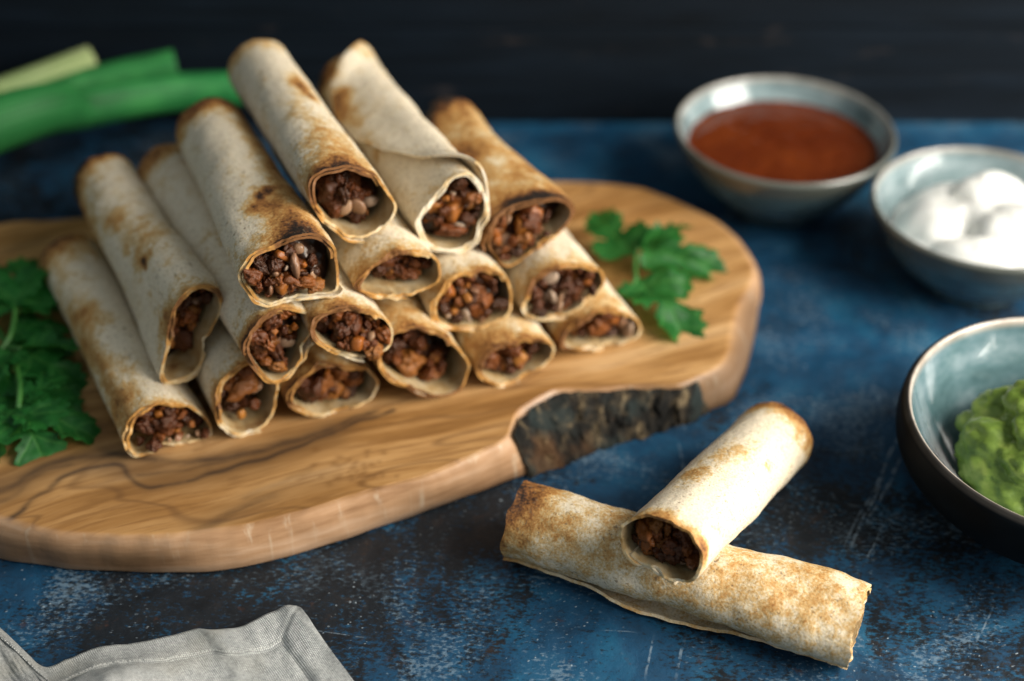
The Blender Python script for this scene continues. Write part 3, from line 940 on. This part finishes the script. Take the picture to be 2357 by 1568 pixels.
# ------------------------------------------------------------------ bowls
def lathe(prof, n=120):
    v, f = [], []
    m = len(prof)
    for i in range(n):
        a = 2 * math.pi * i / n
        for r, z in prof:
            v.append((r * math.cos(a), r * math.sin(a), z))
    for i in range(n):
        i2 = (i + 1) % n
        for j in range(m - 1):
            f.append((i * m + j, i2 * m + j, i2 * m + j + 1, i * m + j + 1))
    return v, f


def bowl(label, x, y, R, H, foot, mat, seed=0, bulge=0.0):
    """thrown bowl: outer wall, rounded lip, glazed inside, foot ring"""
    root = empty('bowl', (x, y, 0))
    tag(root, label, 'bowl', 'stoneware dip bowls')
    wallt = .0030
    prof, tone = [], []
    zf = .004
    prof.append((.0005, zf))
    tone.append(2)
    nO = 30
    for i in range(nO + 1):
        t = i / nO
        r = foot + (R - foot) * (.70 * t + .30 * (1 - (1 - t) ** 2))
        z = zf + (H - .0022 - zf) * t ** 1.35
        r += bulge * math.sin(math.pi * min(max((t - .30) / .72, 0), 1))
        if i == 0:
            r = foot
        prof.append((r, z))
        tone.append(2)
    for k in range(1, 8):
        a = math.pi * k / 8
        prof.append((R - wallt / 2 + wallt / 2 * math.cos(a), H - .0022 + .0022 * math.sin(a)))
        tone.append(1.0 if k > 4 else 1.9)
    inner = []
    for i in range(nO, -1, -1):
        t = i / nO
        r = (foot - .002) + (R - wallt - foot + .002) * (.70 * t + .30 * (1 - (1 - t) ** 2))
        z = zf + .0035 + (H - .0022 - zf - .0035) * t ** 1.35
        inner.append((r, z))
        tone.append(0.6 if i >= nO else 0.0)
    inner.append((.0002, zf + .0035))
    tone.append(0)
    prof = prof + inner
    v, f = lathe(prof)
    v = np.array(v)
    for i in range(len(v)):
        v[i] *= 1 + .006 * mnoise.noise(Vector(v[i] * 14 + seed))
    mesh_obj('bowl_wall', v, f, mat, parent=root, attrs={'tone': np.tile(tone, 120)})
    fp = [(foot - .004, zf + .0004), (foot - .004, .0006), (foot - .0032, 0), (foot - .0008, 0), (foot + .0003, .0008), (foot + .0008, zf + .0012)]
    v, f = lathe(fp, 80)
    mesh_obj('foot_ring', v, f, mat, parent=root, attrs={'tone': [2] * len(v)})

    def inner_r(z):
        rz = sorted([(zz_, rr) for rr, zz_ in inner])
        return float(np.interp(z, [a for a, _ in rz], [b_ for _, b_ in rz]))
    return root, inner_r


RB = (.1445, .6625)
_, ir = bowl('pale blue-grey bowl of red-brown sauce standing near the dark wall', *RB, .0585, .046, .027, GLAZE, 1)
SB = (.2330, .5885)
_, ir2 = bowl('pale blue-grey bowl holding thick white sour cream', *SB, .0565, .045, .026, GLAZE, 2)
GB = (.2245, .4235)
_, ir3 = bowl('black bowl with a blue-green glazed inside holding guacamole', *GB, .0680, .050, .032, BGLAZE, 3, bulge=.0085)


def disc_height(name, c, R, fn, mat, nr=60, na=150, skirt=None):
    """lumpy content of a bowl: a filled surface with a rounded rim that runs down to the bowl wall"""
    v, f = [], []
    for i in range(nr + 1):
        q = i / nr
        for k in range(na):
            a = 2 * math.pi * k / na
            x, y = R * q * math.cos(a), R * q * math.sin(a)
            v.append((x, y, fn(x, y, q, a)))
    for i in range(nr):
        for k in range(na):
            k2 = (k + 1) % na
            f.append((i * na + k, (i + 1) * na + k, (i + 1) * na + k2, i * na + k2))
    return mesh_obj(name, v, f, mat, loc=None), v


def add_content(name, c, z, R, fn, mat, label, cat):
    o, _ = disc_height(name, c, R, fn, mat)
    o.location = (c[0], c[1], z)
    tag(o, label, cat)
    return o


SAUCE = mat_plain('red_sauce', [(.35, (.080, .0125, .0022)), (.55, (.108, .019, .003)), (.72, (.15, .030, .0045))], 30, .14, .15, .0008, coat=.2, ior=.35)
zs = .0335
add_content('red_sauce', RB, zs, ir(zs) + .0002,
            lambda x, y, q, a: .0004 * mnoise.noise(Vector((x * 120, y * 120, 0))) + .0007 * max(0, mnoise.noise(Vector((x * 260, y * 260, 3))) - .25) + .0006 * smoothstep(.96, 1, q),
            SAUCE, 'glossy red-brown sauce filling the bowl near the dark wall', 'sauce')

CREAM = mat_plain('sour_cream', [(.4, (.72, .72, .68)), (.6, (.77, .77, .73))], 60, .4, .1, .001, sss=.15)


DOLLOPS = [(.008, .020, .004, .020, .014, .016), (-.024, .004, .001, .018, .018, .012), (.016, -.010, .002, .026, .018, .017), (-.008, -.028, -.001, .024, .014, .012), (.034, .012, 0, .014, .022, .013), (-.014, .028, 0, .017, .013, .010), (-.004, .0, .002, .016, .012, .013), (.022, -.030, 0, .018, .014, .011)]


def cream(x, y, q, a):
    hs = [.004 * (1 - q ** 3)]
    for cx, cy, cz, rx, ry, rz in DOLLOPS:
        wx = x - cx + .004 * mnoise.noise(Vector((x * 55, y * 55, cx * 99)))
        wy = y - cy + .004 * mnoise.noise(Vector((x * 55, y * 55, cy * 99 + 7)))
        d2 = (wx / rx) ** 2 + (wy / ry) ** 2
        if d2 < 1:
            hs.append(cz + rz * math.sqrt(1 - d2))
    k = 420.0
    h = math.log(sum(math.exp(k * v_) for v_ in hs)) / k
    h += .0012 * mnoise.fractal(Vector((x * 60, y * 60, 5)), .9, 2, 3)
    return h * (1 - q ** 6) - .003 * q ** 8


zs = .0300
add_content('sour_cream', SB, zs, ir2(zs - .004) - .0005, cream, CREAM, 'swirled white sour cream heaped in its bowl', 'sour cream')

GUAC = mat_plain('guacamole', [(.3, (.085, .150, .018)), (.5, (.165, .25, .034)), (.7, (.28, .35, .075))], 90, .5, .35, .001, coat=.05, sss=.15)


def build_guac():
    bm = bmesh.new()
    bmesh.ops.create_icosphere(bm, subdivisions=6, radius=1.0)
    R = .0440
    cells = [(Vector((random.gauss(0, 1), random.gauss(0, 1), abs(random.gauss(0, .8)))).normalized(), random.uniform(.16, .42), random.uniform(.4, 1.1)) for _ in range(85)]
    for vv in bm.verts:
        d = vv.co.normalized()
        lump = 0
        for c, w, hh in cells:
            dd = (d - c).length / w
            if dd < 1:
                lump = max(lump, hh * math.sqrt(1 - dd * dd))
        k = .88 + .24 * lump + .05 * mnoise.fractal(d * 7, .8, 2, 3) + .022 * mnoise.fractal(d * 20, .8, 2, 3)
        p = d * R * k
        p.z *= .62
        vv.co = p
    o = bm_obj('guacamole', bm, GUAC)
    o.location = (GB[0] + .0035, GB[1] - .001, .0275)
    for vv in o.data.vertices:                       # keep the heap inside the bowl
        z = vv.co.z + .0275
        r = math.hypot(vv.co.x + .0035, vv.co.y - .001)
        lim = ir3(max(z, .0085)) - .0012
        if z < .0085:
            vv.co.z = .0085 - .0275
        if r > lim:
            s = lim / r
            vv.co.x, vv.co.y = (vv.co.x + .0035) * s - .0035, (vv.co.y - .001) * s + .001
    tag(o, 'lumpy green guacamole heaped in the black bowl', 'guacamole')


build_guac()

# ------------------------------------------------------------------ parsley
HALF = [(0, .010), (.04, .05), (.06, .15), (.02, .24), (.07, .28), (.05, .36), (.12, .38), (.15, .48), (.22, .44), (.29, .53), (.33, .45), (.41, .46), (.40, .36), (.46, .32), (.425, .20), (.44, .13), (.50, .17), (.53, .26), (.60, .25), (.66, .35), (.72, .28), (.80, .29), (.82, .20), (.90, .18), (.92, .09), (1.0, 0)]


def leaf_mesh(seed, curl, fold, wave):
    half = [(x + random.uniform(-.012, .012), y * random.uniform(.93, 1.07)) for x, y in HALF]
    out = half + [(x, -y * random.uniform(.9, 1.08)) for x, y in HALF[-2::-1]]
    c = catmull(out, 200)
    ce = np.array([.36, 0.0])
    NRI = 30
    v, vein = [], []
    lines = [np.array([(0, 0), (.5, .0), (1, 0)])] + [np.array([(.10, 0), (.22, s * .22), (.33, s * .46)]) for s in (1, -1)] + [np.array([(.42, 0), (.56, s * .14), (.68, s * .31)]) for s in (1, -1)] + [np.array([(.14, s * .08), (.12, s * .2), (.14, s * .35)]) for s in (1, -1)] + [np.array([(.66, 0), (.74, s * .1), (.82, s * .24)]) for s in (1, -1)]
    for i in range(NRI + 1):
        q = i / NRI
        p = ce * (1 - q) + c * q
        for x, y in p:
            z = fold * abs(y) + curl * (x - .1) ** 2 + wave * .09 * mnoise.noise(Vector((x * 3.2, y * 3.2, seed))) + wave * .014 * q * mnoise.noise(Vector((x * 12, y * 12, seed + 4)))
            v.append((x, y, z))
        dd = np.min([poly_dist(p, l) for l in lines], axis=0)
        dm = poly_dist(p, lines[0])
        vein.extend(np.maximum(np.exp(-(dd / .012) ** 2), np.exp(-(dm / .018) ** 2)))
    f = grid_faces(NRI + 1, 200)
    f += [(i * 200 + 199, (i + 1) * 200 + 199, (i + 1) * 200, i * 200) for i in range(NRI)]
    v = np.array(v)
    v[:, 2] -= .007 * np.array(vein)
    return v, f, vein


def add_leaflet(root, base, tip, roll=0.0, curl=-.25, fold=.12, wave=1.0, width=1.0, seed=0, mat=PARSLEY):
    b, t = Vector(base), Vector(tip)
    X = (t - b)
    L = X.length
    X.normalize()
    Z = Vector((0, 0, 1)) - X * X.z
    Z.normalize()
    Z = Matrix.Rotation(roll, 3, X) @ Z
    Y = Z.cross(X)
    v, f, vein = leaf_mesh(seed, curl, fold, wave)
    v = np.asarray(v)
    P = np.array(b)[None] + v[:, :1] * L * np.array(X) + v[:, 1:2] * L * width * np.array(Y) + v[:, 2:] * L * np.array(Z)
    return mesh_obj('leaflet', P - np.array(root.location), f, mat, parent=root, attrs={'vein': vein})


def tube(name, pts, radii, mat, parent=None, nseg=14, n=40, flat=None, hollow=0.0, attrs=None, open_cap=False):
    c = catmull(np.array(pts), n, closed=False)
    rr = np.interp(np.linspace(0, 1, n), np.linspace(0, 1, len(radii)), radii)
    v = []
    up = np.array([0, 0, 1.0])
    for i in range(n):
        t = c[min(i + 1, n - 1)] - c[max(i - 1, 0)]
        t /= np.linalg.norm(t)
        s = np.cross(t, up)
        s /= np.linalg.norm(s)
        w = np.cross(s, t)
        for k in range(nseg):
            a = 2 * math.pi * k / nseg
            v.append(c[i] + s * math.cos(a) * rr[i] * (flat or 1.0) + w * math.sin(a) * rr[i])
    f = []
    for i in range(n - 1):
        for k in range(nseg):
            k2 = (k + 1) % nseg
            f.append((i * nseg + k, i * nseg + k2, (i + 1) * nseg + k2, (i + 1) * nseg + k))
    f.append(tuple(range(nseg))[::-1])
    if hollow:
        # a cut end: wall thickness, then a bore
        last = (n - 1) * nseg
        ce, t = c[-1], (c[-1] - c[-3]) / np.linalg.norm(c[-1] - c[-3])
        b0 = len(v)
        for dd, k_ in ((0.0, hollow), (-.012, hollow * .9)):
            for k in range(nseg):
                v.append(ce + (v[last + k] - ce) * k_ + t * dd)
        for a0, a1 in ((last, b0), (b0, b0 + nseg)):
            for k in range(nseg):
                k2 = (k + 1) % nseg
                f.append((a0 + k, a0 + k2, a1 + k2, a1 + k))
        f.append(tuple(range(b0 + nseg, b0 + 2 * nseg)))
    else:
        f.append(tuple(range((n - 1) * nseg, n * nseg)))
    v = np.array(v)
    if parent is not None:
        v = v - np.array(parent.location)
    at_ = None
    if attrs:
        at_ = {k: np.array([fn(min(i // nseg / (n - 1), 1.0)) for i in range(len(v))]) for k, fn in attrs.items()}
        at_['ang'] = np.array([abs(2 * (i % nseg) / nseg - 1) for i in range(len(v))])
        at_['along'] = np.array([min(i // nseg / (n - 1), 1.0) for i in range(len(v))])
    return mesh_obj(name, v, f, mat, parent=parent, attrs=at_)


def sprig(label, loc, leaves, stems, group=None):
    root = empty('parsley_sprig', loc)
    tag(root, label, 'parsley', group)
    for k, (b, t, kw) in enumerate(leaves):
        add_leaflet(root, b, t, **kw)
    for pts, r in stems:
        tube('stem', pts, [r, r * .9, r * .7], PSTEM, root, nseg=10, n=24)
    return root


J = at(1462, 606, ZB + .010)
sprig('bright green parsley sprig lying on bare wood beside the stack', at(1500, 640, ZB),
      [(at(1458, 588, ZB + .011), at(1358, 478, ZB + .016), dict(roll=-.25, curl=-.1, fold=.10, width=.80, seed=1)),
       (at(1468, 570, ZB + .012), at(1690, 610, ZB + .008), dict(roll=.35, curl=-.30, fold=.16, width=.66, seed=2, wave=1.2)),
       (at(1470, 575, ZB + .013), at(1580, 484, ZB + .020), dict(roll=-.5, curl=-.35, fold=.2, width=.34, seed=3)),
       (at(1466, 640, ZB + .009), at(1622, 778, ZB + .006), dict(roll=-.10, curl=-.28, fold=.18, width=.78, seed=4, wave=1.2))],
      [([at(1464, 640, ZB + .009), J, at(1466, 560, ZB + .013)], .0011), ([at(1464, 640, ZB + .009), at(1440, 690, ZB + .006), at(1400, 740, ZB + .003)], .0012)])
sprig('large dark parsley leaf hanging at the front edge of the parsley bunch', at(30, 960, ZB),
      [(at(44, 936, ZB + 0.0099), at(238, 992, ZB + 0.0050), dict(roll=-.15, curl=-.25, fold=.12, width=.80, seed=11)),
       (at(44, 938, ZB + 0.0105), at(118, 1084, ZB + 0.0012), dict(roll=.05, curl=-.35, fold=.16, width=.95, seed=12)),
       (at(40, 938, ZB + 0.0099), at(-70, 1072, ZB + 0.0025), dict(roll=.1, curl=-.25, fold=.14, width=.95, seed=13)),
       (at(40, 925, ZB + 0.0099), at(150, 850, ZB + 0.0124), dict(roll=-.1, curl=-.2, fold=.12, width=.9, seed=14))],
      [([at(42, 940, ZB + 0.0096), at(44, 880, ZB + 0.0124), at(20, 800, ZB + 0.0074), at(-60, 720, ZB + 0.0019)], .0014)], 'dark parsley bunch')
sprig('parsley sprig at the back of the dark bunch, broad lobes turned up', at(60, 700, ZB),
      [(at(30, 708, ZB + 0.0161), at(125, 572, ZB + 0.0186), dict(roll=.15, curl=-.2, fold=.12, width=1.1, seed=21)),
       (at(40, 712, ZB + 0.0149), at(-60, 600, ZB + 0.0186), dict(roll=-.2, curl=-.2, fold=.12, width=1.0, seed=22)),
       (at(44, 715, ZB + 0.0136), at(192, 690, ZB + 0.0099), dict(roll=-.3, curl=-.3, fold=.12, width=.9, seed=23))],
      [([at(36, 712, ZB + 0.0143), at(20, 780, ZB + 0.0112), at(-40, 850, ZB + 0.0037)], .0013)], 'dark parsley bunch')
sprig('small parsley sprig in the middle of the dark bunch beside the outer roll', at(60, 800, ZB),
      [(at(50, 800, ZB + 0.0124), at(214, 778, ZB + 0.0161), dict(roll=-.35, curl=-.3, fold=.22, width=.7, seed=31)),
       (at(40, 806, ZB + 0.0136), at(-40, 880, ZB + 0.0136), dict(roll=.2, curl=-.2, fold=.12, width=1.0, seed=32)),
       (at(60, 812, ZB + 0.0099), at(196, 880, ZB + 0.0062), dict(roll=0, curl=-.3, fold=.12, width=.85, seed=33)),
       (at(20, 760, ZB + 0.0087), at(160, 745, ZB + 0.0087), dict(roll=0, curl=-.2, fold=.1, width=.9, seed=34))],
      [([at(46, 804, ZB + 0.0121), at(0, 800, ZB + 0.0074), at(-90, 820, ZB + 0.0019)], .0012)], 'dark parsley bunch')

sprig('low parsley sprig underneath the dark bunch, flat against the wood', at(60, 860, ZB),
      [(at(20, 880, ZB + .007), at(190, 940, ZB + .004), dict(roll=0, curl=-.1, fold=.06, width=.9, seed=41)),
       (at(10, 780, ZB + .008), at(170, 810, ZB + .005), dict(roll=.1, curl=-.1, fold=.06, width=.95, seed=42)),
       (at(0, 690, ZB + .008), at(150, 650, ZB + .006), dict(roll=0, curl=-.1, fold=.06, width=.9, seed=43)),
       (at(20, 850, ZB + .009), at(-90, 960, ZB + .005), dict(roll=0, curl=-.1, fold=.06, width=.9, seed=44))],
      [([at(20, 880, ZB + .0065), at(10, 780, ZB + .0072), at(-60, 700, ZB + .003)], .0012)], 'dark parsley bunch')

# ------------------------------------------------------------------ spring onions against the wall
def mat_onion_green():
    M = Mat('spring_onion')
    pale = M.attr('pale')
    cv = M.n('ShaderNodeCombineXYZ', {0: M.attr('ang'), 1: M.attr('along'), 2: 0.0}).outputs[0]
    rib = M.noise(1.0, 3, .6, M.mapping(scale=(26, 3.0, 1), vec=cv))
    n = M.noise(1.0, 3, .5, M.mapping(scale=(3, 9, 1), vec=cv))
    g = M.ramp(M.math('ADD', M.math('MULTIPLY', rib, .6), M.math('MULTIPLY', n, .4)), [(.34, (.003, .070, .016)), (.5, (.008, .15, .034)), (.64, (.040, .27, .06))])
    p = M.ramp(rib, [(.35, (.16, .25, .06)), (.65, (.44, .48, .25))])
    M.set(Base_Color=M.mix(pale, g, p), Roughness=.55, Specular_IOR_Level=.25, Normal=M.bump(rib, .5, .0012))
    return M.m


OGREEN = mat_onion_green()


def on_line(px, py, y):
    """point on the sight line at distance y from the camera foot"""
    d = ray(px, py)
    return ORI + d * (y / d[1])


def stalk(label, pts, radii, pale, flat=1.0, hollow=.72):
    root = empty('spring_onion', pts[0] * np.array([1, 1, 0]))
    tag(root, label, 'spring onion', 'spring onions leaning on the wall')
    body = tube('stalk', pts, radii, OGREEN, root, nseg=28, n=60, flat=flat, hollow=hollow, attrs={'pale': pale})
    return root


yw = WALL_Y
a0 = on_line(212, 138, yw - .014)
stalk('pale spring onion stalk with a whitish cut end leaning on the dark wall', [np.array([-.52, .60, .010]), on_line(-160, 270, yw - .075), on_line(0, 217, yw - .045), a0], [.0085, .0088, .0086, .0082],
      lambda t: .8 + .2 * smoothstep(.7, 1, t), hollow=.55)
stalk('short green spring onion leaf with an angled cut end behind the long leaf', [np.array([-.50, .63, .014]), on_line(-80, 280, yw - .06), on_line(230, 190, yw - .025), on_line(405, 152, yw - .011)], [.008, .009, .010, .0098],
      lambda t: .04, flat=.9, hollow=.86)
stalk('long broad green spring onion leaf running behind the top rolls', [np.array([-.50, .50, .016]), on_line(-60, 305, yw - .115), on_line(200, 246, yw - .065), on_line(400, 213, yw - .035), on_line(560, 203, yw - .022), on_line(640, 205, yw - .018)], [.0165, .0150, .0115, .0105, .0098, .009],
      lambda t: .06 * (1 - t), flat=.85, hollow=.86)

# ------------------------------------------------------------------ linen napkin
def build_napkin():
    edge_px = [(-420, 1130), (-260, 1240), (-110, 1340), (0, 1436), (60, 1494), (102, 1524), (150, 1505), (220, 1481), (330, 1468), (440, 1441), (490, 1448), (560, 1437), (620, 1410), (660, 1398), (690, 1401)]
    E = catmull(np.array([at(x, y, .006)[:2] for x, y in edge_px]), 260, closed=False)[::-1]          # from the corner leftwards
    corner = E[0]
    dB = at(812, 1568, .004)[:2] - corner
    dB /= np.hypot(*dB)
    sA = np.r_[0, np.cumsum(np.hypot(*np.diff(E, axis=0).T))]
    nb = 150
    bs = np.linspace(0, .16, nb)
    HEM = .0135
    na = len(E)
    P = np.zeros((na, nb, 3))
    UVm = np.zeros((na, nb, 2))
    blob = at(230, 1590, .020)[:2]
    for i in range(na):
        for j in range(nb):
            a, b = sA[i], bs[j]
            # the traced waviness of the hem dies out inside the cloth
            p = E[i] + dB * b
            x, y = p
            z = .0044 + .0026 * mnoise.noise(Vector((a * 28, b * 20, 1))) + .0013 * mnoise.noise(Vector((a * 85, b * 70, 4))) + .0005 * mnoise.noise(Vector((a * 260, b * 200, 9)))
            z += .0026 * math.exp(-((a - .003) / .010) ** 2 - ((b - .003) / .016) ** 2)                   # lifted corner
            z += .0024 * math.exp(-((a - .036) / .010) ** 2 - (b / .016) ** 2) + .0022 * math.exp(-((a - .062) / .009) ** 2 - (b / .016) ** 2)
            z += .018 * math.exp(-((x - blob[0]) / .022) ** 2 - ((y - blob[1]) / .018) ** 2)                # soft fold rising towards the lens
            z += .010 * smoothstep(.14, .22, a)
            z *= 1 - .5 * smoothstep(.015, .05, a) * (1 - smoothstep(0, .02, b))
            seam_d = min(abs(b - HEM) if a > HEM * .9 else 9, abs(a - HEM) if b > HEM * .9 else 9)
            z += (.0009 if (b < HEM or a < HEM) else 0) - .0007 * math.exp(-(seam_d / .0011) ** 2)
            mit = abs((a - b)) if (a < HEM and b < HEM) else 9
            z -= .0006 * math.exp(-(mit / .0009) ** 2)
            P[i, j] = (x, y, max(z, .0022))
            UVm[i, j] = (a, b)
    n1 = na * nb
    bot = P.copy()
    bot[:, :, 2] -= .0012
    v = np.concatenate([P.reshape(-1, 3), bot.reshape(-1, 3)])
    faces = grid_faces(na, nb, 0) + grid_faces(na, nb, n1, flip=True)
    for i in range(na - 1):
        for j in (0, nb - 1):
            a, b = i * nb + j, (i + 1) * nb + j
            faces.append((a, n1 + a, n1 + b, b))
    for j in range(nb - 1):
        for i in (0, na - 1):
            a, b = i * nb + j, i * nb + j + 1
            faces.append((a, b, n1 + b, n1 + a))
    loc = np.array([corner[0] - .05, corner[1] - .05, 0])
    root = empty('napkin', loc)
    tag(root, 'crumpled light grey linen napkin with a stitched hem', 'napkin')
    o = mesh_obj('cloth', v - loc, faces, LINEN, parent=root)
    uvl = o.data.uv_layers.new(name='weave')
    uvv = np.concatenate([UVm.reshape(-1, 2)] * 2)
    li = np.zeros(len(o.data.loops), dtype=np.int32)
    o.data.loops.foreach_get('vertex_index', li)
    uvl.data.foreach_set('uv', uvv[li].ravel().astype(np.float32))
    # hem stitches
    bm = bmesh.new()
    def pos(a, b):
        i = int(np.clip(np.searchsorted(sA, a), 0, na - 1))
        j = int(np.clip(round(b / bs[1]), 0, nb - 1))
        return Vector(P[i, j])
    path = [(a, HEM - .0006) for a in np.arange(HEM, .16, .0013)]
    for k, (a, b) in enumerate(path[:-1]):
        p0, p1 = pos(a, b), pos(a + .0009, b)
        r = bmesh.ops.create_icosphere(bm, subdivisions=1, radius=1.0)
        d = (p1 - p0)
        q = d.to_track_quat('X', 'Z').to_matrix().to_4x4() if d.length > 1e-6 else Matrix.Identity(4)
        M_ = Matrix.Translation((p0 + p1) / 2 + Vector((0, 0, .0003))) @ q @ Matrix.Diagonal((.00052, .00022, .0002, 1))
        bmesh.ops.transform(bm, matrix=M_, verts=r['verts'])
    bmesh.ops.translate(bm, verts=bm.verts, vec=-Vector(loc))
    st = bm_obj('stitching', bm, mat_plain('thread', [(.4, (.50, .51, .49)), (.6, (.56, .56, .53))], 800, .8), root)
    st['kind'] = 'stuff'


build_napkin()
